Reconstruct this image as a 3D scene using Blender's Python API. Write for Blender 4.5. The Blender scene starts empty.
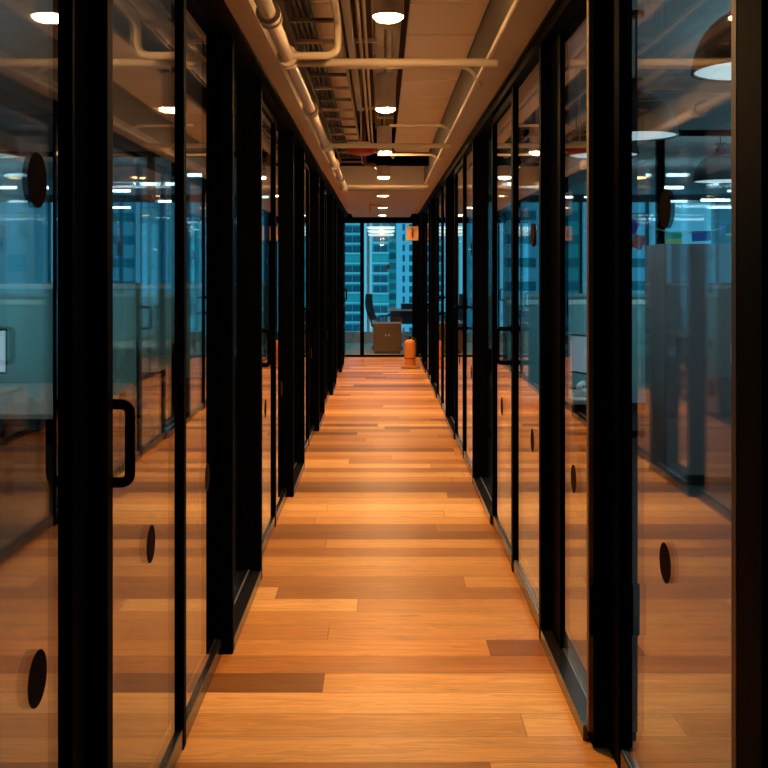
import bpy, bmesh, math, random
from mathutils import Vector, Matrix
random.seed(7)
S = bpy.context.scene
PI = math.pi

# ------------------------------------------------------------------ camera, world, exposure
cam_d = bpy.data.cameras.new('camera'); cam = bpy.data.objects.new('camera', cam_d)
S.collection.objects.link(cam); S.camera = cam
cam.location = (0, 0, 1.5); cam.rotation_euler = (PI/2, 0, 0)
cam_d.sensor_width = 36; cam_d.lens = 36*1000/768
cam_d.shift_x = 3/768; cam_d.shift_y = -113/768
cam_d.clip_start = .05; cam_d.clip_end = 1500

W = bpy.data.worlds.new('world'); S.world = W; W.use_nodes = True
bg = W.node_tree.nodes['Background']
bg.inputs[0].default_value = (.055, .30, .44, 1); bg.inputs[1].default_value = 1.75

S.view_settings.view_transform = 'Standard'; S.view_settings.look = 'None'
S.view_settings.gamma = 1; S.view_settings.use_curve_mapping = False
S.view_settings.exposure = 0
S.cycles.max_bounces = 10; S.cycles.transparent_max_bounces = 32
S.cycles.diffuse_bounces = 6; S.cycles.glossy_bounces = 5

WARM = (1.0, .47, .14); DOWN_W = 14       # corridor downlights
COOL = (.42, .86, 1.0); DOME_W = 11        # office pendants

# ------------------------------------------------------------------ materials
def mat(name, col, rough=.5, metal=0, spec=.5, emit=None, es=0, var=0, scale=20, bump=0, stretch=(1,1,1)):
    m = bpy.data.materials.new(name); m.use_nodes = True
    nt = m.node_tree; b = nt.nodes['Principled BSDF']
    b.inputs['Base Color'].default_value = (*col, 1); b.inputs['Roughness'].default_value = rough
    b.inputs['Metallic'].default_value = metal; b.inputs['Specular IOR Level'].default_value = spec
    if emit:
        b.inputs['Emission Color'].default_value = (*emit, 1); b.inputs['Emission Strength'].default_value = es
    tc = nt.nodes.new('ShaderNodeTexCoord'); mp = nt.nodes.new('ShaderNodeMapping')
    mp.inputs['Scale'].default_value = stretch
    n = nt.nodes.new('ShaderNodeTexNoise'); n.inputs['Scale'].default_value = scale; n.inputs['Detail'].default_value = 4
    nt.links.new(tc.outputs['Object'], mp.inputs[0]); nt.links.new(mp.outputs[0], n.inputs['Vector'])
    if var:
        r = nt.nodes.new('ShaderNodeMapRange')
        r.inputs['To Min'].default_value = 1-var; r.inputs['To Max'].default_value = 1+var
        h = nt.nodes.new('ShaderNodeVectorMath'); h.operation = 'SCALE'; h.inputs[0].default_value = col
        nt.links.new(n.outputs['Fac'], r.inputs['Value']); nt.links.new(r.outputs[0], h.inputs['Scale'])
        nt.links.new(h.outputs[0], b.inputs['Base Color'])
    if bump:
        bp = nt.nodes.new('ShaderNodeBump'); bp.inputs['Strength'].default_value = bump; bp.inputs['Distance'].default_value = .01
        nt.links.new(n.outputs['Fac'], bp.inputs['Height']); nt.links.new(bp.outputs[0], b.inputs['Normal'])
    return m

def glass(name, tint, f0, p, top):
    m = bpy.data.materials.new(name); m.use_nodes = True
    nt = m.node_tree; nt.nodes.clear()
    out = nt.nodes.new('ShaderNodeOutputMaterial'); mx = nt.nodes.new('ShaderNodeMixShader')
    tr = nt.nodes.new('ShaderNodeBsdfTransparent'); gl = nt.nodes.new('ShaderNodeBsdfGlossy')
    tr.inputs[0].default_value = (*tint, 1); gl.inputs['Roughness'].default_value = .012
    gl.inputs[0].default_value = (1, 1, 1, 1)
    lw = nt.nodes.new('ShaderNodeLayerWeight'); lw.inputs[0].default_value = .5
    pw = nt.nodes.new('ShaderNodeMath'); pw.operation = 'POWER'; pw.inputs[1].default_value = p
    mr = nt.nodes.new('ShaderNodeMapRange'); mr.inputs['To Min'].default_value = f0; mr.inputs['To Max'].default_value = top
    nt.links.new(lw.outputs['Facing'], pw.inputs[0]); nt.links.new(pw.outputs[0], mr.inputs[0])
    nt.links.new(mr.outputs[0], mx.inputs[0]); nt.links.new(tr.outputs[0], mx.inputs[1]); nt.links.new(gl.outputs[0], mx.inputs[2])
    nt.links.new(mx.outputs[0], out.inputs[0])
    return m

def wood_floor():
    m = bpy.data.materials.new('wood_floor'); m.use_nodes = True
    nt = m.node_tree; b = nt.nodes['Principled BSDF']; L = nt.links
    def N(t, **k):
        n = nt.nodes.new(t)
        for a, v in k.items(): setattr(n, a, v)
        return n
    def M(op, a, b2=None, c=None):
        n = N('ShaderNodeMath', operation=op)
        for i, v in enumerate((a, b2, c)):
            if v is None: continue
            if hasattr(v, 'links'): L.new(v, n.inputs[i])
            else: n.inputs[i].default_value = v
        return n.outputs[0]
    g = N('ShaderNodeNewGeometry'); sp = N('ShaderNodeSeparateXYZ'); L.new(g.outputs['Position'], sp.inputs[0])
    x, y = sp.outputs[0], sp.outputs[1]
    ry = M('DIVIDE', M('SUBTRACT', y, 3.20-16.9), .1692); row = M('FLOOR', ry); fy = M('FRACT', ry)
    wn = N('ShaderNodeTexWhiteNoise', noise_dimensions='1D'); L.new(row, wn.inputs['W'])
    cx = M('DIVIDE', M('ADD', M('ADD', x, 30.0), M('MULTIPLY', wn.outputs['Value'], 1.55)), 1.55)
    col = M('FLOOR', cx); fx = M('FRACT', cx)
    cb = N('ShaderNodeCombineXYZ'); L.new(row, cb.inputs[0]); L.new(col, cb.inputs[1])
    w2 = N('ShaderNodeTexWhiteNoise', noise_dimensions='2D'); L.new(cb.outputs[0], w2.inputs['Vector'])
    ramp = N('ShaderNodeValToRGB'); e = ramp.color_ramp.elements
    e[0].position = 0; e[0].color = (.20, .070, .014, 1); e[1].position = 1; e[1].color = (.82, .42, .125, 1)
    k = ramp.color_ramp.elements.new(.35); k.color = (.44, .170, .034, 1)
    k = ramp.color_ramp.elements.new(.7); k.color = (.60, .265, .058, 1)
    L.new(w2.outputs['Value'], ramp.inputs[0])
    # grain, drawn out along the board, different on every board
    gv = N('ShaderNodeCombineXYZ')
    L.new(M('ADD', M('MULTIPLY', x, 1.3), M('MULTIPLY', w2.outputs['Value'], 37)), gv.inputs[0])
    L.new(M('MULTIPLY', y, 17), gv.inputs[1]); L.new(M('MULTIPLY', w2.outputs['Value'], 19), gv.inputs[2])
    n1 = N('ShaderNodeTexNoise'); n1.inputs['Scale'].default_value = 1.6; n1.inputs['Detail'].default_value = 6
    n1.inputs['Distortion'].default_value = 1.2; L.new(gv.outputs[0], n1.inputs['Vector'])
    wv = N('ShaderNodeMath', operation='SINE'); L.new(M('MULTIPLY', n1.outputs['Fac'], 38), wv.inputs[0])
    gr = M('ADD', M('MULTIPLY', wv.outputs[0], .10), M('ADD', M('MULTIPLY', n1.outputs['Fac'], .7), .62))
    kn = N('ShaderNodeTexNoise'); kn.inputs['Scale'].default_value = 1; kn.inputs['Detail'].default_value = 1
    kv = N('ShaderNodeCombineXYZ'); L.new(M('MULTIPLY', x, 5), kv.inputs[0]); L.new(M('MULTIPLY', y, 30), kv.inputs[1]); L.new(kv.outputs[0], kn.inputs['Vector'])
    knot = N('ShaderNodeMapRange'); knot.inputs['From Min'].default_value = .72; knot.inputs['From Max'].default_value = .8
    knot.inputs['To Min'].default_value = 1; knot.inputs['To Max'].default_value = .6; L.new(kn.outputs['Fac'], knot.inputs[0])
    def edge(f, w):
        d = M('MINIMUM', f, M('SUBTRACT', 1.0, f)); n = N('ShaderNodeMapRange')
        n.inputs['From Min'].default_value = 0; n.inputs['From Max'].default_value = w
        n.inputs['To Min'].default_value = .45; n.inputs['To Max'].default_value = 1; L.new(d, n.inputs[0]); return n.outputs[0]
    seam = M('MULTIPLY', edge(fy, .016), edge(fx, .0022))
    tot = M('MULTIPLY', M('MULTIPLY', gr, knot.outputs[0]), seam)
    sc = N('ShaderNodeVectorMath', operation='SCALE'); L.new(ramp.outputs[0], sc.inputs[0]); L.new(tot, sc.inputs['Scale'])
    L.new(sc.outputs[0], b.inputs['Base Color'])
    rr = N('ShaderNodeMapRange'); rr.inputs['To Min'].default_value = .30; rr.inputs['To Max'].default_value = .48
    L.new(n1.outputs['Fac'], rr.inputs[0]); L.new(rr.outputs[0], b.inputs['Roughness'])
    b.inputs['Specular IOR Level'].default_value = .4
    bp = N('ShaderNodeBump'); bp.inputs['Strength'].default_value = .15; bp.inputs['Distance'].default_value = .003
    L.new(tot, bp.inputs['Height']); L.new(bp.outputs[0], b.inputs['Normal'])
    return m

M_FLOOR = wood_floor()
M_BLACK = mat('black_aluminium', (.0006, .0007, .001), .6, 0, .02)
M_RAIL = mat('black_rail', (.010, .009, .009), .22, 0, .8)
M_GASKET = mat('grey_gasket', (.30, .32, .32), .3, .6)
M_REFL = mat('brown_reflection', (.16, .08, .026), .5, .2)  # brown of a reflection by the posts, put into the colour
M_GLASS = glass('partition_glass', (.93, .97, .98), .05, 4.0, 1.0)
M_CLEAR = glass('window_glass', (.96, .99, 1), .03, 5, .6)
M_DIV = glass('divider_glass', (.80, .86, .88), .04, 5, .9)
M_DOT = mat('dark_dot_sticker', (.030, .013, .009), .9, spec=.02)
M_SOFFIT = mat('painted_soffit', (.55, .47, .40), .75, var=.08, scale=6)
M_SOFFIT_SHADE = mat('shaded_soffit', (.17, .14, .12), .6, var=.1, scale=5)  # soffit colour darkened to paint in the shade on its inner face
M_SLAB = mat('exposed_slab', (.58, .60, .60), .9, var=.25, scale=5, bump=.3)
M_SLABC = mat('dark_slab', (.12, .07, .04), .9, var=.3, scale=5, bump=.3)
M_BOARD = mat('acoustic_board', (.85, .72, .58), .85, var=.06, scale=60)
M_PIPE = mat('cream_painted_pipe', (.68, .56, .44), .45, var=.06, scale=12)
M_PIPE2 = mat('brown_conduit', (.33, .22, .14), .45)
M_TRUNK = mat('olive_trunking', (.24, .20, .12), .5)
M_TRAY = mat('dark_tray', (.09, .07, .055), .5, .4)
M_CABLE = mat('black_cable', (.012, .011, .01), .6)
M_LAMPB = mat('grey_lamp_body', (.70, .58, .50), .5)
M_RUST = mat('rust_brown_paint', (.22, .08, .035), .5)
M_RED = mat('red_enamel', (.45, .035, .02), .35)
M_ORANGE = mat('orange_enamel', (.88, .30, .05), .3)
M_SIGN = mat('orange_sign', (.70, .38, .17), .5)
M_SIGND = mat('sign_dark_red', (.25, .03, .01), .5)
M_WALL = mat('grey_wall', (.22, .25, .27), .85, var=.08, scale=4)
M_PALE = mat('pale_wall', (.45, .55, .58), .8, var=.05, scale=4)
M_SCREEN = mat('teal_grey_fabric', (.22, .50, .54), .9, var=.1, scale=120)
M_ALU = mat('pale_aluminium', (.75, .95, .96), .5, 0)
M_DESK = mat('grey_desk_laminate', (.42, .45, .42), .45, var=.05, scale=8)
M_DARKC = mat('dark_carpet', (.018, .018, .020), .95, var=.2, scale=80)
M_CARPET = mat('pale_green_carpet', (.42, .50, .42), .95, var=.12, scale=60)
M_CAB = mat('dark_cabinet', (.14, .11, .12), .5, var=.1, scale=30, stretch=(1, 1, .1))
M_WOODD = mat('brown_cabinet_wood', (.07, .035, .018), .5, var=.25, scale=14, stretch=(1, 1, 6))
M_NAVY = mat('navy_fabric', (.02, .05, .10), .8)
M_BLK = mat('black_plastic', (.012, .014, .018), .5)
M_SCR = mat('monitor_picture', (.05, .06, .07), .3, emit=(.55, .80, .95), es=.55)
M_WHITE = mat('white_plastic', (.6, .65, .68), .5)
M_DIFF = mat('lamp_diffuser', (.8, .8, .8), .5, emit=(1, .55, .21), es=420)
M_TUBE = mat('cool_tube', (.8, .8, .8), .5, emit=(.62, .92, 1), es=12)
M_DOMEIN = mat('dome_white_inside', (.75, .85, .85), .6, emit=(.70, .95, 1), es=1.1)
M_DOME = mat('dome_dark_shell', (.02, .04, .055), .4)

# ------------------------------------------------------------------ mesh helpers
def link(name, bm, m, parent=None, smooth=False):
    me = bpy.data.meshes.new(name)
    bmesh.ops.recalc_face_normals(bm, faces=bm.faces[:])
    bm.to_mesh(me); bm.free()
    for x in (m if isinstance(m, (list, tuple)) else [m]): me.materials.append(x)
    if smooth:
        for p in me.polygons: p.use_smooth = True
        me.set_sharp_from_angle(angle=math.radians(40))
    o = bpy.data.objects.new(name, me); S.collection.objects.link(o)
    if parent: o.parent = parent
    return o

def abox(bm, x0, x1, y0, y1, z0, z1, bev=0, mi=0):
    r = bmesh.ops.create_cube(bm, size=1)
    for v in r['verts']:
        v.co = Vector(((x0+x1)/2+v.co.x*(x1-x0), (y0+y1)/2+v.co.y*(y1-y0), (z0+z1)/2+v.co.z*(z1-z0)))
    fs = {f for v in r['verts'] for f in v.link_faces}
    for f in fs: f.material_index = mi
    if bev:
        es = list({e for v in r['verts'] for e in v.link_edges})
        bmesh.ops.bevel(bm, geom=es, offset=bev, segments=2, affect='EDGES', profile=.5)
    return bm

def box(name, m, x0, x1, y0, y1, z0, z1, parent=None, bev=0):
    if parent is not None:
        p = parent
        ox = oy = oz = 0
        while p is not None:
            ox += p.location.x; oy += p.location.y; oz += p.location.z; p = p.parent
        x0 -= ox; x1 -= ox; y0 -= oy; y1 -= oy; z0 -= oz; z1 -= oz
    return link(name, abox(bmesh.new(), min(x0, x1), max(x0, x1), min(y0, y1), max(y0, y1), min(z0, z1), max(z0, z1), bev), m, parent)

def path_round(pts, r, n=6):
    pts = [Vector(p) for p in pts]; out = [pts[0]]
    for i in range(1, len(pts)-1):
        a, b, c = pts[i-1], pts[i], pts[i+1]
        d1 = (a-b).normalized(); d2 = (c-b).normalized()
        rr = min(r, (a-b).length*.49, (c-b).length*.49)
        p1, p2 = b+d1*rr, b+d2*rr
        for k in range(n+1):
            t = k/n; out.append(p1*(1-t)**2 + b*2*t*(1-t) + p2*t*t)
    out.append(pts[-1]); return out

def tube(bm, pts, rad, seg=12, bend=0, cap=True):
    P = path_round(pts, bend) if bend else [Vector(p) for p in pts]
    rings = []; up = None
    for i, p in enumerate(P):
        t = (P[min(i+1, len(P)-1)] - P[max(i-1, 0)]).normalized()
        if up is None: up = Vector((0, 0, 1)) if abs(t.z) < .9 else Vector((1, 0, 0))
        s = t.cross(up).normalized(); up = s.cross(t).normalized()
        R = rad[i] if isinstance(rad, (list, tuple)) else rad
        rings.append([bm.verts.new(p + (s*math.cos(2*PI*k/seg) + up*math.sin(2*PI*k/seg))*R) for k in range(seg)])
    for a, b in zip(rings, rings[1:]):
        for k in range(seg): bm.faces.new((a[k], a[(k+1) % seg], b[(k+1) % seg], b[k]))
    if cap: bm.faces.new(rings[0]); bm.faces.new(rings[-1][::-1])
    return bm

def lathe(bm, prof, seg=32, c=(0, 0, 0), cap=False):
    rings = []
    for r, z in prof:
        if r < 1e-6: rings.append([bm.verts.new((c[0], c[1], c[2]+z))])
        else: rings.append([bm.verts.new((c[0]+r*math.cos(2*PI*k/seg), c[1]+r*math.sin(2*PI*k/seg), c[2]+z)) for k in range(seg)])
    for a, b in zip(rings, rings[1:]):
        for k in range(seg):
            q = [a[k % len(a)], a[(k+1) % len(a)], b[(k+1) % len(b)], b[k % len(b)]]
            q = list(dict.fromkeys(q))
            if len(q) > 2: bm.faces.new(q)
    return bm

def empty(name, loc=(0, 0, 0), rz=0):
    o = bpy.data.objects.new(name, None); S.collection.objects.link(o)
    o.location = loc; o.rotation_euler = (0, 0, rz); o.empty_display_size = .1
    return o

def tag(o, label, cat, group=None, kind=None):
    o['label'] = label; o['category'] = cat
    if group: o['group'] = group
    if kind: o['kind'] = kind
    return o

def struct(o, label=None, cat=None):
    o['kind'] = 'structure'
    if label: o['label'] = label
    if cat: o['category'] = cat
    return o

ORD = ['first', 'second', 'third', 'fourth', 'fifth', 'sixth', 'seventh', 'eighth', 'ninth', 'tenth']

# ------------------------------------------------------------------ shell
FLY = 17.45                    # end glazing of the corridor
FAC = 21.0                     # window front of the building
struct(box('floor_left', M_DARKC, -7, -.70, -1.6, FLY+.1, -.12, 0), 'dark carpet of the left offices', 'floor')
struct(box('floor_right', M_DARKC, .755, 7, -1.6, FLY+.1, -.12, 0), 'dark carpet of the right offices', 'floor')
struct(box('floor', M_FLOOR, -.70, .755, -1.6, FLY+.1, -.12, 0), 'orange brown wooden plank floor of the corridor', 'floor')
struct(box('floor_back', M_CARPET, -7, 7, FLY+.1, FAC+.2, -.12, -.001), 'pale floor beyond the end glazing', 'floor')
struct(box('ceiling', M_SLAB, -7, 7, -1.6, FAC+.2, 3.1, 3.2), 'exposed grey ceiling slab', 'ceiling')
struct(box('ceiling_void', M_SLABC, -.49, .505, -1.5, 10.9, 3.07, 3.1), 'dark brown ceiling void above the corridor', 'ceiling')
struct(box('wall_left', M_WALL, -7.1, -7, -1.6, FAC+.2, 0, 3.1), 'grey outer wall of the left offices', 'wall')
struct(box('wall_right', M_WALL, 7, 7.1, -1.6, FAC+.2, 0, 3.1), 'grey outer wall of the right offices', 'wall')
struct(box('wall_front', M_WALL, -7, 7, -1.7, -1.6, 0, 3.1), 'grey wall behind the viewer', 'wall')
struct(box('trim_1', M_SOFFIT, -.76, -.49, -1.6, FLY, 2.50, 3.1), 'narrow painted soffit over the left glass wall', 'soffit')
struct(box('trim_5', M_SOFFIT, .505, .81, -1.6, FLY, 2.50, 2.53), 'lit underside of the wide right soffit', 'soffit')  # separate plate so the lit underside stays lighter than the shaded body
struct(box('trim_2', M_SOFFIT_SHADE, .51, .81, -1.6, FLY, 2.53, 3.1), 'wide painted soffit over the right glass wall', 'soffit')
struct(box('trim_3', M_SOFFIT, -.49, .505, 11.7, FLY, 2.4375, 3.1), 'low flat ceiling at the corridor end', 'soffit')
struct(box('trim_4', M_BLACK, -.49, .505, 10.6, 10.68, 2.62, 3.07), 'dark beam across the corridor ceiling', 'beam')
# ceiling boards
cb = struct(empty('ceiling_boards', (0, 0, 2.756)), 'cream acoustic boards of the corridor ceiling', 'ceiling')
y = -1.0
while y < 10.5:
    y1 = min(y+.632, 10.6)
    box('ceiling_board', M_BOARD, .137, .505, y+.010, y1-.008, 2.756, 2.786, cb, .003)
    box('ceiling_board', M_BOARD, -.345, -.218, y+.010, y1-.008, 2.756, 2.786, cb, .003)
    y = y1

# ------------------------------------------------------------------ glazed corridor walls
def dot(parent, x, y, z, r=.051):
    bm = bmesh.new()
    tube(bm, [(x-.0055, y, z), (x+.0055, y, z)], r, 32)
    q = link('dot_sticker', bm, M_DOT, parent); q['label'] = 'dark round sticker'
    return q

def d_handle(parent, side, x, y, zc):
    """D-shaped pull standing out of the stile into the corridor"""
    d = -side; h = .085; L = .073
    bm = bmesh.new()
    p = [(x, y, zc+h), (x+d*L, y, zc+h), (x+d*L, y, zc-h), (x, y, zc-h)]
    tube(bm, p, .0115, 12, bend=.022)
    for zz in (zc+h, zc-h): tube(bm, [(x, y, zz), (x+d*.008, y, zz)], .019, 16)
    return link('door_handle', bm, M_BLACK, parent, True)

door_no = [0]
def glazed_wall(side, xin, xout, bays, word, gp, dz):
    """bays: list of (y0, y1, type, post width flag); type d door, s sidelight, f fixed recessed"""
    w = struct(empty('wall_corridor_' + word), f'black framed glass wall along the {word} side of the corridor', 'glass wall')
    a0_, b0_ = sorted((xin, xout)); xm = gp
    a, b = a0_, b0_
    box('header', M_BLACK, a, b, -1.5, FLY, 2.42, 2.50, w)
    nd = 0
    for y0, y1, ty, full in bays:
        a, b = a0_, b0_
        if side < 0 and 2 < y0 < 2.3: a = -.684
        if side > 0 and 1.5 < y0 < 3.2: a, b = .668, .79
        d = .045; xm = gp
        if full: box('post', M_BLACK, a, b, y0, y0+d, 0, 2.42, w, .002)
        else: box('post', M_BLACK, xm-.02, xm+.02, y0, y0+.04, 0, 2.42, w, .002)
        pa, pb = y0+(.045 if full else .04), y1
        ym = (pa+pb)/2
        if ty == 'f':
            xg = xout-side*.012
            a, b = a0_, b0_
            if y1 < 2.2:
                xg = gp; box('closing_stile', M_BLACK, xg-.02, xg+.02, y1-.12, y1, .05, 2.42, w, .002); pb = y1-.12
            if side > 0 and 3 < y0 < 3.5:
                xg = .70; box('closing_stile', M_BLACK, xg-.012, xg+.02, y1-.20, y1, .05, 2.42, w, .002); pb = y1-.20; ym = 3.39
            box('sill', M_RAIL, a, b, pa, y1, 0, .05, w, .002)
            box('sill_bead', M_GASKET, (a+b)/2-.003, (a+b)/2+.003, pa, y1, .05, .053, w)
            g = box('glass_pane', M_GLASS, xg-.005, xg+.005, pa, pb, .05, 2.42, w)
            yd = 1.84 if side < 0 and y0 < 1.5 < y1 else ym+(.22 if side > 0 else 0)
            dot(g, xg, yd, dz)
            if side < 0 and y1 < 2.2: dot(g, xg, yd, 1.667)
        elif ty == 's':
            xm = gp
            if side > 0 and 1.5 < y0 < 2.5:
                xm = .735; box('closing_stile', M_BLACK, xm-.02, xm+.02, y1-.14, y1, 0, 2.42, w, .002); pb = y1-.14
            box('bottom_rail', M_RAIL, xm-.017, xm+.017, pa, pb, 0, .06, w, .003)
            box('rail_bead', M_GASKET, xm-.013, xm-.007, pa, pb, .06, .063, w)
            g = box('glass_pane', M_GLASS, xm-.005, xm+.005, pa, pb, .06, 2.42, w)
            yd = 2.57 if side > 0 and 1.5 < y0 < 2.5 else ym+(.1 if side < 0 else -.1)
            dot(g, xm, yd, dz)
            if side > 0: dot(g, xm, yd, 1.66)
        else:
            door_no[0] += 1; nd += 1
            D = struct(empty(f'door_{door_no[0]}', (xm, pa, 0)),
                       f'black framed glass door on the {word}, {ORD[nd-1]} on that side from the viewer', 'door')
            hp = pa+.022 if side < 0 else pa+.022
            box('door_stile', M_BLACK, xm-.02, xm+.02, pa, pa+.022, .012, 2.40, D, .002)
            box('bottom_rail', M_RAIL, xm-.017, xm+.017, pa+.022, pb, .008, .066, D, .003)
            box('top_rail', M_BLACK, xm-.017, xm+.017, pa+.022, pb, 2.36, 2.403, D, .003)
            g = box('glass_pane', M_GLASS, xm-.005, xm+.005, pa+.022, pb, .066, 2.36, D)
            l = Vector(D.location)
            dot(g, 0, ym-l.y+.1, dz)
            d_handle(D, side, side*-.018, .011, 1.125)
    return w

k = 1.2207
Lb = []; a0 = 2.12-2.723*2
for i in range(8):
    a = a0+2.723*i
    for y0, y1, t, f in ((a, a+1.01, 'd', True), (a+1.01, a+1.79, 's', False), (a+1.79, a+2.723, 'f', True)):
        if y0 > FLY-.3 or y1 < -1.4: continue
        Lb.append((max(y0, -1.45), min(y1, FLY), t, f))
glazed_wall(-1, -.58, -.70, Lb, 'left', -.637, .75)
Rb = []
ys = [(-1.45, 'f', 1), (-.35, 's', 1), (.65, 'f', 1), (1.84, 's', 1), (3.145, 'f', 1), (4.04, 's', 1), (4.97, 's', 0), (5.88, 'd', 0), (7.02, 's', 1), (7.98, 's', 0), (8.876, 'd', 0),
      (9.98, 's', 1), (10.86, 's', 0), (11.78, 'd', 0), (12.94, 's', 1), (13.79, 's', 0), (14.7, 'd', 0), (15.87, 'f', 1), (16.7, 's', 1)]
ys = [(-1.45, 'f', 1), (-.35, 'd', 1), (.65, 'f', 1), (1.84, 's', 1), (3.145, 'f', 1), (4.04, 's', 1), (4.97, 'd', 0), (5.88, 'f', 0), (7.02, 's', 1), (7.98, 'd', 0), (8.876, 'f', 0),
      (9.98, 's', 1), (10.86, 'd', 0), (11.78, 'f', 0), (12.94, 's', 1), (13.79, 'd', 0), (14.7, 'f', 0), (15.87, 's', 1), (16.7, 's', 0)]
for (y0, t, f), nx in zip(ys, ys[1:]+[(FLY,)]): Rb.append((y0, nx[0], t, bool(f)))
wr = glazed_wall(1, .645, .755, Rb, 'right', .675, .75)
# lock box, and brown strips painted in as reflections beside the right-hand posts
lb = box('lock_box', M_BLACK, .652, .788, 3.115, 3.144, .36, .525, wr, .008)
box('reflection_strip', M_REFL, .653, .668, 3.145, 3.175, .05, 2.40, wr)
box('reflection_strip', M_REFL, .655, .668, 1.845, 1.87, .05, 2.40, wr)

# end glazing
wb = struct(empty('window_1', (0, FLY, 0)), 'black framed glazing closing the corridor end', 'window')
for x0, x1 in ((-.70, -.625), (-.365, -.295), (.545, .755)): box('mullion', M_BLACK, x0, x1, FLY, FLY+.05, 0, 2.335, wb, .002)
box('frame_head', M_BLACK, -.70, .755, FLY, FLY+.05, 2.335, 2.50, wb)
box('frame_sill', M_BLACK, -.625, .545, FLY, FLY+.05, 0, .035, wb)
g1 = box('glass_pane', M_CLEAR, -.625, -.365, FLY+.02, FLY+.028, .035, 2.335, wb)
g2 = box('glass_pane', M_CLEAR, -.295, .545, FLY+.02, FLY+.028, .035, 2.335, wb)
bm = bmesh.new(); tube(bm, [(.125, .015, 1.57), (.125, .033, 1.57)], .042, 24); link('dot_sticker', bm, M_BLK, g2)
for sgn, nm in ((-1, 2), (1, 3)):
    x0, x1 = sorted((sgn*.755, sgn*7))
    # window front: sill wall, head, mullions
fw = struct(empty('window_2', (0, FAC, 0)), 'tall outer windows along the far front of the building', 'window')
box('sill_wall', M_PALE, -7, 7, FAC, FAC+.15, 0, .22, fw)
box('head', M_WALL, -7, 7, FAC, FAC+.15, 2.95, 3.1, fw)
xs = [-7, -5.6, -4.2, -2.8, -1.4, -.27, 1.4, 2.8, 4.2, 5.6, 7]
for x in xs: box('mullion', M_WALL if x not in (-.27,) else M_ALU, x-.03, x+.03, FAC, FAC+.12, .22, 2.95, fw)
for x0, x1 in zip(xs, xs[1:]): box('glass_pane', M_CLEAR, x0+.03, x1-.03, FAC+.05, FAC+.06, .22, 2.95, fw)

# dividing partitions inside the offices
def divider(n, word, x0, x1, y, ztop, posts):
    w = struct(empty(f'wall_divider_{word}', (0, y, 0)), f'black framed glass divider across the {word} offices', 'glass wall')
    box('top_rail', M_BLACK, x0, x1, y, y+.06, ztop-.05, ztop, w)
    box('bottom_rail', M_BLACK, x0, x1, y, y+.06, 0, .06, w)
    for p in posts: box('post', M_BLACK, p-.035, p+.035, y, y+.06, .06, ztop-.05, w)
    e = [x0]+sorted(posts)+[x1]
    for a, b in zip(e, e[1:]): box('glass_pane', M_DIV if x0 < 0 else M_CLEAR, a+(.035 if a != x0 else 0), b-(.035 if b != x1 else 0), y+.025, y+.033, .06, ztop-.05, w)
    box('bulkhead', M_WALL, x0, x1, y, y+.06, ztop, 3.1, w)
divider(1, 'right', .78, 7, 9.0, 2.77, [2.52, 4.3, 5.9])
divider(2, 'left', -7, -.74, 10.2, 2.72, [-2.35, -3.5, -5.1])

# ------------------------------------------------------------------ corridor ceiling services
def run(name, m, pts, r, label, cat, group=None, bend=.05, couplings=(), seg=14, cr=1.35):
    o = link(name, tube(bmesh.new(), pts, r, seg, bend), m, None, True)
    tag(o, label, cat, group)
    for c, ax in couplings:
        c = Vector(c); ax = Vector(ax)
        bm = bmesh.new(); tube(bm, [c-ax*.035, c+ax*.035], r*cr, seg); tube(bm, [c-ax*.045, c-ax*.028], r*cr*1.18, seg); tube(bm, [c+ax*.028, c+ax*.045], r*cr*1.18, seg)
        link('coupling', bm, m, o, True)
    return o
PX, PZ = -.415, 2.452
run('sprinkler_pipe', M_PIPE, [(PX, -1.5, PZ), (PX, 11.69, PZ)], .029, 'thick cream pipe running the length of the corridor beside the left soffit', 'pipe',
    couplings=[((PX, yy, PZ), (0, 1, 0)) for yy in (3.72, 4.46, 5.9, 7.6, 8.9, 10.2, 11.2)])
cg = 'cream pipes crossing the corridor'
for i, yy in enumerate((4.57, 7.6, 11.25)):
    run('cross_pipe', M_PIPE, [(PX, yy, PZ), (.53, yy, PZ)], .019,
        ['cream pipe crossing the corridor nearest the viewer, beyond the first downlight', 'cream pipe crossing the corridor just before the red alarm bell',
         'cream pipe crossing the corridor right before the low end ceiling'][i], 'pipe', cg)
run('branch_pipe', M_PIPE, [(PX, 4.42, PZ), (-.19, 4.42, PZ), (-.19, 4.42, 2.60), (-.19, 3.3, 2.60)], .017,
    'cream branch pipe that turns off the thick pipe with an elbow by the cable tray', 'pipe', bend=.06, couplings=[((-.19, 3.9, 2.6), (0, 1, 0))])
run('edge_conduit', M_PIPE, [(.492, -1.5, 2.475), (.492, 11.69, 2.475)], .011, 'thin cream conduit along the lower edge of the wide right soffit', 'conduit', seg=10)
cc = 'curved conduits over the downlights'
for i, (yy, x0, zz) in enumerate(((5.05, -.2, 2.53), (7.05, .06, 2.455), (8.6, -.03, 2.43))):
    run('curved_conduit', M_PIPE, [(x0, yy, zz), (.455, yy, zz), (.506, yy, zz-.10)] if i == 0 else [(x0, yy, zz+.07), (.44, yy, zz+.07), (.506, yy, zz+.03)], .0105,
        ['thin conduit bending down at the right soffit, just behind the nearest crossing pipe', 'thin conduit bending down at the right soffit before the second crossing pipe',
         'thin conduit bending down at the right soffit behind the dark beam gap'][i], 'conduit', cc, bend=.09, seg=10)
pc = 'straight conduits in the ceiling void'
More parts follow.
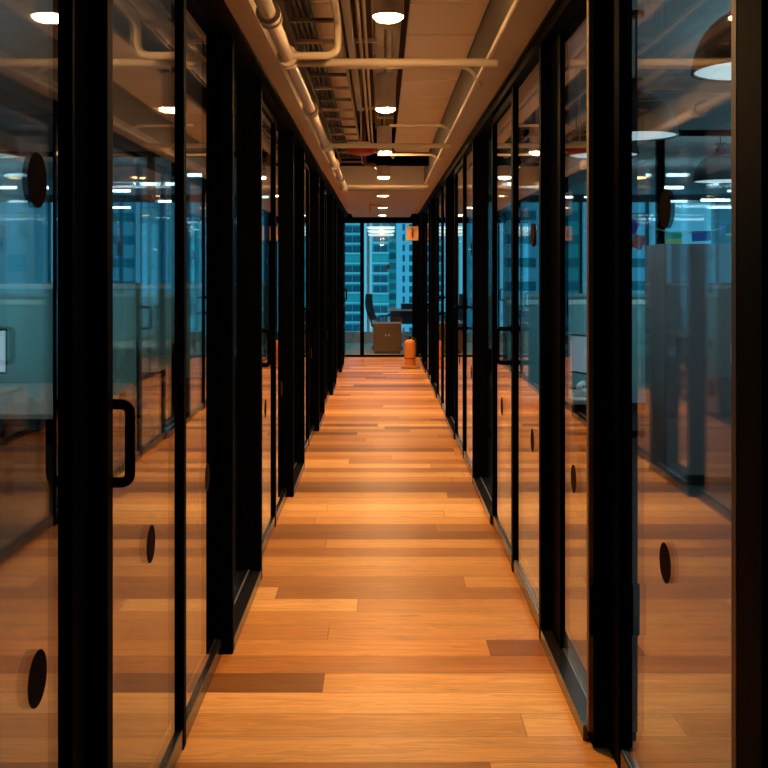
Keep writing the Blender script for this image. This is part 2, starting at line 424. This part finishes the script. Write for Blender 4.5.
for i, (xx, zz, r, mm) in enumerate(((-.12, 2.84, .011, M_PIPE), (-.085, 2.80, .009, M_PIPE), (.07, 3.0, .012, M_PIPE2), (-.03, 3.02, .014, M_PIPE2))):
    run('straight_conduit', mm, [(xx, -1.4, zz), (xx, 10.6, zz)], r,
        ['pinkish conduit running lengthwise just right of the olive trunking', 'slim pinkish conduit running lengthwise, next but one to the olive trunking',
         'brown conduit high in the void nearest the acoustic boards', 'brown conduit high in the void above the row of downlights'][i], 'conduit', pc, seg=8)
# small clamps and boxes across the void
for i, (xx, yy, zz) in enumerate(((-.12, 4.25, 2.88), (.03, 4.6, 2.93), (-.1, 5.9, 2.86), (.02, 6.9, 2.93), (-.1, 8.3, 2.85), (.04, 9.3, 2.93))):
    t = tag(empty('conduit_clamp', (xx, yy, zz)), 'small metal clamp bar holding the conduits, ' + ORD[i] + ' along the void', 'clamp', 'clamp bars in the ceiling void')
    link('bar', abox(bmesh.new(), -.075, .075, -.012, .012, -.012, .012, .002), M_PIPE, t)
    for s in (-.06, .06): link('rod', tube(bmesh.new(), [(s, 0, .01), (s, 0, 3.07-zz)], .005, 8), M_PIPE2, t)
o = box('cable_trunking', M_TRUNK, -.180, -.140, -1.4, 7.5, 2.70, 2.745, None, .003); tag(o, 'olive square trunking running lengthwise right of the cable tray', 'trunking')
o = box('ceiling_duct', M_TRUNK, -.06, .125, -1.4, 10.5, 2.99, 3.069, None, .004); tag(o, 'flat brown duct against the slab above the downlights', 'duct')

tray = tag(empty('cable_tray', (-.31, 0, 2.64)), 'dark ladder cable tray between the thick cream pipe and the trunking', 'cable tray')
for s in (-.11, .118): box('side_rail', M_TRAY if s < 0 else M_TRUNK, -.31+s-.006, -.31+s+.006, -1.4, 10.5, 2.625, 2.66, tray)
y = 2.0
while y < 10.4:
    box('rung', M_PIPE2 if int(y*10) % 3 else M_TRAY, -.414, -.198, y, y+.028, 2.628, 2.645, tray); y += .42
for y in (1.2, 3.5, 5.8, 8.1, 10.0):
    for s in (-.11, .118): link('hanger_rod', tube(bmesh.new(), [(s, y, .01), (s, y, .43)], .005, 8), M_TRAY, tray)
for i, (xx, r) in enumerate(((-.400, .006), (-.377, .012), (-.351, .009), (-.323, .014))):
    pts = [(xx+random.uniform(-.0015, .0015), -1.4+j*.6, 2.646+r) for j in range(20)]
    run('data_cable', M_CABLE, pts, r, ['outermost black cable on the tray beside the thick pipe', 'second black cable on the tray counted from the thick pipe', 'third black cable on the tray counted from the thick pipe',
        'thickest black cable on the tray, fourth from the thick pipe'][i], 'cable', 'black cables on the cable tray', bend=0, seg=8)

# red bell on the second crossing pipe
bell = tag(empty('alarm_bell', (-.155, 7.78, 2.40)), 'red round alarm bell hanging under the second crossing pipe', 'alarm bell')
link('gong', lathe(bmesh.new(), [(0, .0), (.07, .004), (.105, .018), (.118, .04), (.118, .05), (.0, .05)], 32), M_RED, bell, True)
link('mounting_box', abox(bmesh.new(), -.065, .065, -.06, .06, .05, .10, .004), M_LAMPB, bell)
link('striker', tube(bmesh.new(), [(.1, -.03, .02), (.145, -.03, .02)], .008, 8), M_PIPE, bell)
link('hanger', tube(bmesh.new(), [(0, 0, .1), (0, 0, .669)], .006, 8), M_LAMPB, bell)
for i, (x0, yy, zz) in enumerate(((.02, 9.4, 2.62), (-.165, 9.85, 2.55))):
    run('rust_pipe', M_RUST, [(x0, yy, 2.99 if x0 > 0 else 3.07), (x0, yy, zz), (x0+.10, yy, zz), (x0+.10, yy+.4, zz)], .02,
        ['brown drop pipe with an elbow beyond the alarm bell', 'brown drop pipe with an elbow right before the low end ceiling'][i], 'pipe', bend=.04)

# downlights
def downlight(i, yy, top):
    t = tag(empty('downlight', (.028, yy, 2.50)), f'glowing cylinder downlight over the corridor, {ORD[i-1]} in the row from the viewer' , 'ceiling light', 'cylinder downlights along the corridor')
    bm = lathe(bmesh.new(), [(.059, .012), (.060, 0), (.063, 0), (.063, .21), (.058, .215), (0, .215)], 40)
    link('lamp_body', bm, M_LAMPB, t, True)
    link('diffuser', lathe(bmesh.new(), [(0, -.020), (.03, -.018), (.048, -.012), (.057, -.003), (.0595, .006), (.0595, .010), (0, .010)], 40), M_DIFF, t)
    if top-2.50-.215 > .02: link('stem', tube(bmesh.new(), [(0, 0, .21), (0, 0, top-2.50)], .009, 10), M_LAMPB, t)
    ld = bpy.data.lights.new('lamp', 'AREA'); ld.shape = 'DISK'; ld.size = .11; ld.energy = DOWN_W; ld.color = WARM; ld.spread = math.radians(105)
    lo = bpy.data.objects.new('lamp', ld); S.collection.objects.link(lo); lo.parent = t; lo.location = (0, 0, -.023)
    return t
for i in range(1, 5): downlight(i, 1.69+2.245*i, 2.99)
# recessed in the low end ceiling
for i, yy in enumerate((12.3, 14.6, 16.6)):
    t = tag(empty('recessed_light', (.022, yy, 2.42)), ['round light in the low end ceiling, first of three from the viewer', 'round light in the low end ceiling, middle of three', 'round light in the low end ceiling, closest to the end glazing'][i],
            'ceiling light', 'round lights in the low end ceiling')
    link('rim', lathe(bmesh.new(), [(.068, .0), (.078, .003), (.078, .0175), (.068, .0175), (.068, 0)], 32), M_LAMPB, t, True)
    link('diffuser', lathe(bmesh.new(), [(0, .004), (.067, .004), (.067, .012), (0, .012)], 32), M_DIFF, t)
    ld = bpy.data.lights.new('lamp', 'AREA'); ld.shape = 'DISK'; ld.size = .11; ld.energy = DOWN_W; ld.color = WARM; ld.spread = math.radians(105)
    lo = bpy.data.objects.new('lamp', ld); S.collection.objects.link(lo); lo.parent = t; lo.location = (0, 0, -.004)

# small things near the corridor end
t = tag(empty('ceiling_bracket', (-.15, 13.7, 2.27)), 'small orange-lit bracket hanging from the low end ceiling', 'bracket')
link('rod', abox(bmesh.new(), -.012, .012, -.012, .012, 0, .1675, .002), M_SIGN, t)
link('arm', abox(bmesh.new(), .012, .15, -.01, .01, .12, .14, .002), M_SIGN, t)
t = tag(empty('blade_sign', (.545, 17.1, 2.02)), 'square orange sign sticking out from the right wall at the end', 'sign')
link('plate', abox(bmesh.new(), -.11, .095, -.008, .008, 0, .245, .004), M_SIGN, t)
bm = lathe(bmesh.new(), [(0, -.019), (.013, -.013), (.019, 0), (.013, .013), (0, .019)], 16, (-.005, -.010, .19)); 
abox(bm, -.022, .012, -.012, -.008, .07, .165, .001); abox(bm, -.019, -.007, -.012, -.008, .035, .07); abox(bm, -.003, .009, -.012, -.008, .035, .07)
link('figure', bm, M_SIGND, t)
link('bracket', abox(bmesh.new(), .095, .10, -.015, .015, .03, .22), M_BLACK, t)

ex = tag(empty('fire_extinguisher', (.462, 15.96, 0)), 'orange cylinder extinguisher standing against the right wall near the end', 'fire extinguisher')
link('base_ring', lathe(bmesh.new(), [(.083, 0), (.088, .003), (.088, .075), (.080, .08), (.076, .08), (.076, 0), (.083, 0)], 32), M_ORANGE, ex, True)
link('cylinder', lathe(bmesh.new(), [(0, .06), (.07, .065), (.086, .09), (.088, .12), (.088, .345), (.08, .38), (.055, .40), (.025, .41), (0, .41)], 32), M_ORANGE, ex, True)
link('band', lathe(bmesh.new(), [(.0895, .105), (.0895, .118), (.0885, .118), (.0885, .105), (.0895, .105)], 32), M_SIGND, ex)
link('valve', tube(bmesh.new(), [(0, 0, .40), (0, 0, .45)], .016, 12), M_BLK, ex)
link('handle', abox(abox(bmesh.new(), -.07, .02, -.01, .01, .45, .46, .003), -.06, .01, -.009, .009, .425, .433, .002), M_BLK, ex)
link('hose', tube(bmesh.new(), [(.015, 0, .43), (.09, -.02, .43), (.11, -.02, .30), (.098, -.02, .15)], .009, 10, .04), M_BLK, ex, True)
mat_o = box('floor_mat', mat('brown_mat', (.25, .11, .05), .9), .31, .60, 15.4, 15.62, 0, .012, None, .003); tag(mat_o, 'thin brown mat on the floor before the extinguisher', 'mat')

# ------------------------------------------------------------------ furniture builders
def office_chair(loc, rz, label, m=M_NAVY):
    t = tag(empty('office_chair', loc, rz), label, 'chair', 'office chairs')
    link('seat', abox(bmesh.new(), -.23, .23, -.22, .24, .44, .51, .03), m, t, True)
    bm = bmesh.new(); n = 8; R = []
    for i in range(n+1):
        u = i/n; z = .56+.5*u; yy = .23+.05*math.sin(u*PI*.9)+.07*u; w = .21*(1-.25*max(0, u-.6)/.4)
        R.append([bm.verts.new((s*w, yy-.05*(1-abs(s)**2)*-1+dy, z)) for s, dy in ((-1, 0), (-.5, 0), (0, 0), (.5, 0), (1, 0), (1, .03), (.5, .03), (0, .03), (-.5, .03), (-1, .03))])
    for a, b in zip(R, R[1:]):
        for k in range(10): bm.faces.new((a[k], a[(k+1) % 10], b[(k+1) % 10], b[k]))
    bm.faces.new(R[0]); bm.faces.new(R[-1][::-1])
    link('backrest', bm, m, t, True)
    link('back_post', tube(bmesh.new(), [(0, .05, .42), (0, .29, .44), (0, .31, .72)], .016, 10, .06), M_BLK, t, True)
    for s in (-1, 1): link('armrest', tube(bmesh.new(), [(s*.23, .08, .45), (s*.28, .08, .47), (s*.28, .06, .66), (s*.28, -.16, .67)], .014, 8, .04), M_BLK, t, True)
    link('gas_column', tube(bmesh.new(), [(0, 0, .08), (0, 0, .44)], .024, 12), M_BLK, t)
    bm = bmesh.new()
    for k in range(5):
        a = 2*PI*k/5; tube(bm, [(0, 0, .10), (.29*math.cos(a), .29*math.sin(a), .065)], [.022, .014], 8)
    link('star_base', bm, M_BLK, t, True)
    for k in range(5):
        a = 2*PI*k/5; c = (.29*math.cos(a), .29*math.sin(a), .028)
        link('caster', tube(bmesh.new(), [(c[0]-.02*math.sin(a), c[1]+.02*math.cos(a), c[2]), (c[0]+.02*math.sin(a), c[1]-.02*math.cos(a), c[2])], .028, 14), M_BLK, t)
    return t

def desk(x0, x1, y0, y1, label, h=.72, m=M_DESK, legs=M_BLACK, g='office desks'):
    t = tag(empty('desk', ((x0+x1)/2, (y0+y1)/2, 0)), label, 'desk', g)
    box('desk_top', m, x0, x1, y0, y1, h-.028, h, t, .004)
    for x in (x0+.04, x1-.08):
        for yy in (y0+.04, y1-.08): box('leg', legs, x, x+.04, yy, yy+.04, 0, h-.028, t)
    box('apron', legs, x0+.08, x1-.08, (y0+y1)/2-.01, (y0+y1)/2+.01, h-.30, h-.028, t)
    return t

def screen_panel(x0, x1, y, z0, z1, label, g='desk privacy screens'):
    t = tag(empty('privacy_screen', ((x0+x1)/2, y, z0)), label, 'desk screen', g)
    box('fabric_panel', M_SCREEN, x0, x1, y, y+.03, z0, z1-.035, t)
    box('top_rail', M_ALU, x0, x1, y-.004, y+.034, z1-.035, z1, t, .003)
    return t

def monitor(loc, rz, label, w=.5, h=.29, lift=.12):
    t = tag(empty('monitor', loc, rz), label, 'monitor', 'desk monitors')
    link('housing', abox(bmesh.new(), -w/2, w/2, 0, .03, lift, lift+h, .006), M_BLK, t)
    link('screen', abox(bmesh.new(), -w/2+.012, w/2-.012, -.002, .0, lift+.014, lift+h-.012), M_SCR, t)
    link('stand', abox(bmesh.new(), -.025, .025, .03, .05, .012, lift+h*.5, .003), M_BLK, t)
    link('stand_base', abox(bmesh.new(), -.11, .11, -.05, .12, 0, .012, .003), M_BLK, t)
    return t

# beyond the end glazing
c = tag(empty('storage_cabinet', (.12, 18.4, 0)), 'low brown wooden cabinet behind the end glazing', 'cabinet')
box('body', M_WOODD, -.14, .37, 18.1, 18.55, .05, .54, c, .004)
box('plinth', M_BLK, -.12, .35, 18.12, 18.53, 0, .05, c)
for i in range(2):
    dd = box('door', M_WOODD, -.135+.25*i, .11+.25*i, 18.085, 18.10, .07, .50, c, .002)
    box('knob', M_ALU, .085+.06*i-.008, .085+.06*i+.008, 18.07, 18.085, .33, .35, dd)
box('top_edge', M_PIPE2, -.145, .375, 18.09, 18.555, .54, .555, c)
desk(.15, .85, 19.6, 20.3, 'white topped desk behind the low cabinet beyond the end glazing', .74, M_WHITE, M_NAVY)
office_chair((.10, 19.0, 0), math.radians(75), 'navy office chair before the desk beyond the end glazing')
b = tag(empty('desk_box', (.50, 19.95, .74)), 'dark blue box lying on the desk beyond the end glazing', 'box'); link('body', abox(bmesh.new(), -.10, .14, -.1, .1, 0, .09, .006), M_NAVY, b)
link('lid', abox(bmesh.new(), -.105, .145, -.105, .105, .09, .11, .004), M_BLK, b)
b = tag(empty('paper_stack', (.27, 19.80, .74)), 'pale stack of paper on the desk beyond the end glazing', 'papers'); link('paper', abox(bmesh.new(), -.08, .04, -.1, .1, 0, .04, .002), M_WHITE, b); link('paper_clip', abox(bmesh.new(), -.03, -.02, -.105, -.09, .03, .045), M_BLK, b)
pl = tag(empty('tiered_pendant', (0, 19.2, 2.16)), 'three tier white glowing pendant beyond the end glazing', 'pendant light')
for i, (w, z) in enumerate(((.27, .155), (.26, .085), (.245, .015))):
    link('light_tier', lathe(bmesh.new(), [(0, z), (w-.01, z), (w, z+.01), (w, z+.03), (w-.01, z+.036), (0, z+.036)], 40), mat(f'tier_{i}', (.8, .8, .75), .5, emit=(.80, 1, .92), es=.8), pl, True)
link('stem', tube(bmesh.new(), [(0, 0, 0), (0, 0, .94)], .008, 8), M_ALU, pl)

# left offices
desk(-4.3, -1.72, 5.45, 6.95, 'long grey desk in the left office, the one closest to the viewer', .72)
screen_panel(-4.3, -1.72, 7.0, .60, 1.41, 'teal grey screen behind the closest desk in the left office')
for x in (-4.25, -1.80): pass
desk(-4.3, -1.78, 8.0, 9.3, 'grey desk in the left office behind the first screen', .72)
screen_panel(-4.3, -1.55, 9.38, .50, 1.37, 'teal grey screen of the second desk row in the left office')
desk(-6.2, -2.2, 12.0, 13.4, 'far grey desk in the left office beyond the glass divider', .72)
screen_panel(-6.2, -1.2, 13.5, .50, 1.34, 'long teal grey screen beyond the glass divider in the left office')
office_chair((-1.95, 7.6, 0), PI, 'navy office chair between the two left desk rows')
office_chair((-2.3, 11.2, 0), PI, 'navy office chair behind the glass divider on the left')
monitor((-2.62, 6.3, .72), math.radians(25), 'monitor on the closest desk of the left office')
monitor((-2.75, 8.7, .72), math.radians(-10), 'monitor on the second desk of the left office')
# right offices
desk(1.16, 1.50, 6.05, 6.75, 'grey desk with phone and monitor in the right office', .72)
monitor((1.34, 6.55, .72), math.radians(-62), 'black monitor with bright picture on the right office desk', .34, .26, .10)
ph = tag(empty('desk_phone', (1.30, 6.25, .72), math.radians(-20)), 'white telephone beside the monitor on the right office desk', 'phone')
link('base', abox(bmesh.new(), -.08, .08, -.09, .09, 0, .04, .01), M_WHITE, ph); link('handset', tube(bmesh.new(), [(-.05, -.09, .055), (-.05, -.06, .07), (-.05, .06, .07), (-.05, .09, .055)], .018, 10), M_WHITE, ph, True)
link('keypad', abox(bmesh.new(), -.01, .06, -.05, .05, .04, .044), M_BLK, ph)
screen_panel(.95, 3.8, 7.6, .50, 1.28, 'teal grey screen behind the phone desk in the right office')
screen_panel(.95, 5.8, 11.4, .5, 1.24, 'long teal grey screen beyond the glass divider on the right')
desk(1.0, 4.0, 10.3, 11.3, 'far grey desk beyond the glass divider on the right', .72)
tc = tag(empty('tall_cabinet', (2.9, 7.2, 0)), 'tall dark purple brown cabinet in the right office', 'cabinet')
box('body', M_CAB, 1.98, 4.0, 6.98, 7.5, .06, 1.69, tc, .004); box('plinth', M_BLK, 2.0, 3.98, 7.0, 7.48, 0, .06, tc)
for i in range(4):
    q = box('door', M_CAB, 1.985+.504*i, 1.985+.504*i+.496, 6.96, 6.98, .08, 1.67, tc, .002)
    xh = 1.985+.504*i+(.45 if i % 2 == 0 else .03)
    box('handle', M_ALU, xh, xh+.014, 6.945, 6.96, .85, 1.0, q)
# bunting
bt = tag(empty('bunting', (0, 8.993, 0)), 'string of coloured paper flags above the tall cabinet', 'bunting')
def fl(x, z, w, h, col, rot):
    bm = abox(bmesh.new(), -w/2, w/2, -.003, .003, -h, 0)
    bmesh.ops.rotate(bm, verts=bm.verts[:], cent=(0, 0, 0), matrix=Matrix.Rotation(rot, 3, 'Y'))
    o = link('flag', bm, mat('flag_' + str(int(x*100)), col, .7), bt); o.location = (x, 0, z)
def sx(px): return (px-381)*8.99/1000
def sz(py): return 1.5+(271-py)*8.99/1000
pts = [(628, 213), (650, 227), (672, 233), (694, 233), (716, 230), (735, 222), (760, 206)]
link('string', tube(bmesh.new(), [(sx(a), 0, sz(b)) for a, b in pts], .004, 6), M_WHITE, bt)
for px, py, w, h, col, r in ((636, 221, .10, .12, (.12, .12, .7), .5), (641, 236, .10, .12, (.9, .15, .08), .4), (674, 232, .15, .06, (.05, .75, .35), .05), (674, 239, .15, .05, (.6, .85, .12), .05),
                             (701, 231, .17, .09, (.05, .18, .8), -.05), (725, 224, .09, .09, (.05, .15, .75), -.3), (732, 226, .09, .09, (.8, .9, .1), .3), (752, 212, .12, .1, (.6, .1, .05), -.5)):
    fl(sx(px), sz(py), w, h, col, r)
# left pillar with posters
struct(box('column_left', M_PALE, -4.6, -3.83, 11.0, 11.35, 0, 3.1), 'pale square pillar in the left office', 'pillar')
def poster(x0, x1, y, z0, z1, col, label):
    t = tag(empty('poster', ((x0+x1)/2, y, (z0+z1)/2)), label, 'poster', 'posters on the pale pillar')
    box('sheet', mat('poster_' + str(int(z0*100)), col, .6, var=.5, scale=9), x0, x1, y-.006, y, z0, z1, t)
    box('printed_block', mat('block_' + str(int(z0*100)), (.1, .12, .2), .6), x0+.03, x1-.03, y-.008, y-.006, z0+.05, z0+(z1-z0)*.5, t)
poster(-4.0, -3.88, 11.0, 1.85, 2.15, (.35, .40, .06), 'yellow green poster on the pale pillar in the left office')
poster(-4.3, -4.12, 11.0, 1.72, 2.0, (.55, .22, .15), 'reddish poster on the pale pillar in the left office')
poster(-4.1, -3.9, 11.0, 1.50, 1.68, (.05, .15, .35), 'dark blue poster low on the pale pillar in the left office')

# ------------------------------------------------------------------ office lamps
def dome(x, y, label, z=2.335, R=.25):
    t = tag(empty('dome_pendant', (x, y, z)), label, 'pendant light', 'dark dome pendants in the right office')
    n = 10; prof = [(R, 0)]
    for i in range(1, n+1):
        a = PI/2*i/n; prof.append((max(R*math.cos(a), .045), .30*math.sin(a)*.88))
    prof = [p for p in prof if p[0] > .045]+[(.045, .262), (.045, .30), (.03, .31), (.03, .33), (.05, .335), (.05, .35), (0, .355)]
    link('shade', lathe(bmesh.new(), prof, 40), M_DOME, t, True)
    link('rim', lathe(bmesh.new(), [(R-.008, -.006), (R+.004, -.006), (R+.004, .006), (R-.008, .006), (R-.008, -.006)], 40), M_DOME, t)
    link('diffuser', lathe(bmesh.new(), [(0, .002), (R-.01, .002), (R-.01, .008), (0, .008)], 40), M_DOMEIN, t)
    link('cord', tube(bmesh.new(), [(0, 0, .35), (0, 0, 3.1-z-.03)], .006, 8), M_BLK, t)
    link('ceiling_cap', lathe(bmesh.new(), [(0, 3.07-z), (.05, 3.07-z), (.05, 3.10-z), (0, 3.10-z)], 20), M_BLK, t)
    ld = bpy.data.lights.new('lamp', 'AREA'); ld.shape = 'DISK'; ld.size = .45; ld.energy = DOME_W; ld.color = COOL; ld.spread = math.radians(150)
    lo = bpy.data.objects.new('lamp', ld); S.collection.objects.link(lo); lo.parent = t; lo.location = (0, 0, -.01)
dome(1.55, 4.15, 'dark dome pendant in the right office, closest to the viewer')
dome(1.575, 6.17, 'dark dome pendant in the right office, second along the glass wall')
dome(1.60, 7.20, 'dark dome pendant in the right office, third along the glass wall')
dome(1.60, 9.9, 'dark dome pendant beyond the glass divider on the right')
dome(3.15, 9.28, 'dark dome pendant above the bunting on the right')

def tube_light(x0, x1, y, label, g, z=2.70, up=0):
    t = tag(empty('tube_light', ((x0+x1)/2, y, z)), label, 'ceiling light', g)
    L = (x1-x0)/2
    link('housing', abox(bmesh.new(), -L, L, -.04, .04, .035, .075, .004), M_WHITE, t)
    link('light_tube', abox(bmesh.new(), -L+.01, L-.01, -.03, .03, 0, .035, .008), M_TUBE, t)
    if up:  # upward light of the added fixtures, brightens the office ceilings
        link('added_uplight', abox(bmesh.new(), -L+.01, L-.01, -.03, .03, .075, .085), M_TUBE, t)
        ld = bpy.data.lights.new('lamp', 'AREA'); ld.shape = 'RECTANGLE'; ld.size = 2*L; ld.size_y = .06; ld.energy = up; ld.color = COOL
        lo = bpy.data.objects.new('lamp', ld); S.collection.objects.link(lo); lo.parent = t; lo.location = (0, 0, .09); lo.rotation_euler = (PI, 0, 0)
    for s in (-L*.8, L*.8): link('suspension_wire', tube(bmesh.new(), [(s, 0, .07), (s, 0, 3.1-z)], .003, 6), M_ALU, t)
gl = 'linear lights in the left offices'; gr = 'linear lights in the right offices'
tube_light(-3.4, -2.0, 3.6, 'added unseen linear light in the left office before the closest desk', gl, 2.3, 18)  # added out of view to light the left desks and screens
tube_light(-4.6, -3.0, 6.0, 'added unseen linear light above the closest desk in the left office', gl, up=10)  # also added outside the frame as fill for the left office
tube_light(-5.2, -3.70, 10.45, 'long linear light just behind the left glass divider', gl)
tube_light(-6.2, -4.75, 12.6, 'linear light above the far left desk, its outer end by the wall', gl)
tube_light(-2.46, -1.9, 12.7, 'short linear light above the far left desk near the corridor', gl)
tube_light(-5.6, -4.85, 14.6, 'linear light beyond the long screen on the left, outer one', gl)
tube_light(-4.1, -3.8, 15.2, 'small linear light beyond the long screen on the left, middle one', gl)
tube_light(-3.9, -3.55, 17.5, 'small linear light before the left windows, outer one', gl)
tube_light(-2.1, -1.5, 16.5, 'linear light before the left windows nearest the corridor', gl)
tube_light(-5.4, -4.8, 19.2, 'small linear light closest to the left windows', gl)
tube_light(3.3, 4.8, 3.2, 'added unseen linear light in the right office before the dome pendants', gr, 2.25, 75)  # added out of view to brighten the right office ceiling
tube_light(3.4, 4.8, 6.2, 'added unseen linear light in the right office beside the tall cabinet', gr, 2.25, 75)  # second added fixture outside the frame, lifts the right ceiling
tube_light(4.10, 4.5, 12.6, 'linear light beyond the right divider, closest of them', gr)
tube_light(4.05, 4.42, 14.6, 'linear light beyond the right divider, middle one', gr)
tube_light(5.5, 6.0, 17.2, 'linear light beyond the right divider, farthest one', gr)
tube_light(1.6, 2.2, 14.0, 'linear light beyond the right divider nearest the corridor', gr)

# ------------------------------------------------------------------ city
def tower(name, px0, px1, Y, ztop, m_wall, m_win, cols, pitch, label, band=None, zbot=-45, wh=.62, alt=None):
    x0, x1 = (px0-381)*Y/1000, (px1-381)*Y/1000
    t = tag(empty(name, ((x0+x1)/2, Y, zbot)), label, 'building', 'towers outside the windows')
    box('wall', m_wall, x0, x1, Y, Y+4, zbot, ztop, t)
    z = zbot+2; k = 0
    while z < ztop-2:
        if z > -24 and z < 40:
            for i, (u0, u1) in enumerate(cols):
                mw = m_win if not alt or (k*5+i//2) % 4 else alt
                box('window', mw, x0+(x1-x0)*u0, x0+(x1-x0)*u1, Y-.12, Y, z, z+pitch*wh, t)
            if band: box('floor_band', band, x0, x1, Y-.5, Y, z-pitch*.22, z-pitch*.05, t)
        z += pitch; k += 1
    return t
TW1 = mat('tower_teal', (.20, .52, .50), .8, var=.1, scale=.3)
TW2 = mat('tower_pale_blue', (.60, .85, .92), .8, var=.05, scale=.3)
TW3 = mat('tower_green_teal', (.10, .62, .55), .8, var=.1, scale=.3)
TWN = mat('tower_window_dark', (.02, .13, .17), .3)
TWB = mat('tower_window_blue', (.04, .28, .30), .3)
TWL = mat('tower_band', (.75, .95, .95), .8)
tower('apartment_tower', 322, 363, 300, 60, TW1, TWN, ((.56, .73), (.75, .94), (.08, .26), (.30, .46)), 2.95, 'teal balcony tower seen in the narrow left pane of the end glazing', TWL, alt=TW3)
tower('apartment_tower', 372, 389, 290, 60, TW1, TWN, ((.1, .48), (.52, .9)), 2.95, 'teal tower seen in the middle of the wide end pane', TWL, alt=TW3)
tower('apartment_tower', 388, 397, 296, 60, TW3, TWB, ((.12, .88),), 3.0, 'narrow green tower between the teal and the pale blue tower', None, alt=TWN)
tower('apartment_tower', 396.5, 424, 285, 60, TW2, TWN, ((.22, .30), (.46, .62), (.80, .9)), 2.95, 'pale blue tower with small window columns at the right of the end pane', None)
TD1 = mat('tower_slate_blue', (.06, .14, .18), .8); TD2 = mat('tower_dusk_blue', (.12, .26, .32), .8)
for i, (a, b, m1, m2, zt) in enumerate(((60, 92, TD2, TWN, 12), (112, 132, TD1, TWN, 50), (140, 168, TD2, TWB, 30), (172, 190, TD1, TWN, 50), (194, 206, TD2, TWN, 50), (214, 250, TD1, TWN, 32), (264, 300, TD2, TWN, 60))):
    tower('apartment_tower', a, b, 260+i*6, zt, m1, m2, ((.1, .9),), 6.5, ['dusky low tower outside the left windows, farthest from the corridor', 'slim slate tower outside the left windows', 'broad dusky blue tower outside the left windows',
          'tall slate blue tower outside the left windows behind the thin door stile', 'very slim dusky tower outside the left windows', 'broad slate tower outside the left windows', 'tall dusky tower just left of the corridor end'][i], None, wh=.4)
for i, (a, b, m1, zt) in enumerate(((440, 470, TW1, 50), (500, 540, TW2, 25), (560, 582, TW3, 35), (620, 652, TW2, 22))):
    tower('apartment_tower', a, b, 270+i*5, zt, m1, TWB, ((.1, .9),), 6.5, ['teal tower outside the right windows beside the corridor end', 'broad pale tower outside the right windows', 'green tower outside the right windows', 'pale tower outside the right windows, farthest from the corridor'][i], None, wh=.4)
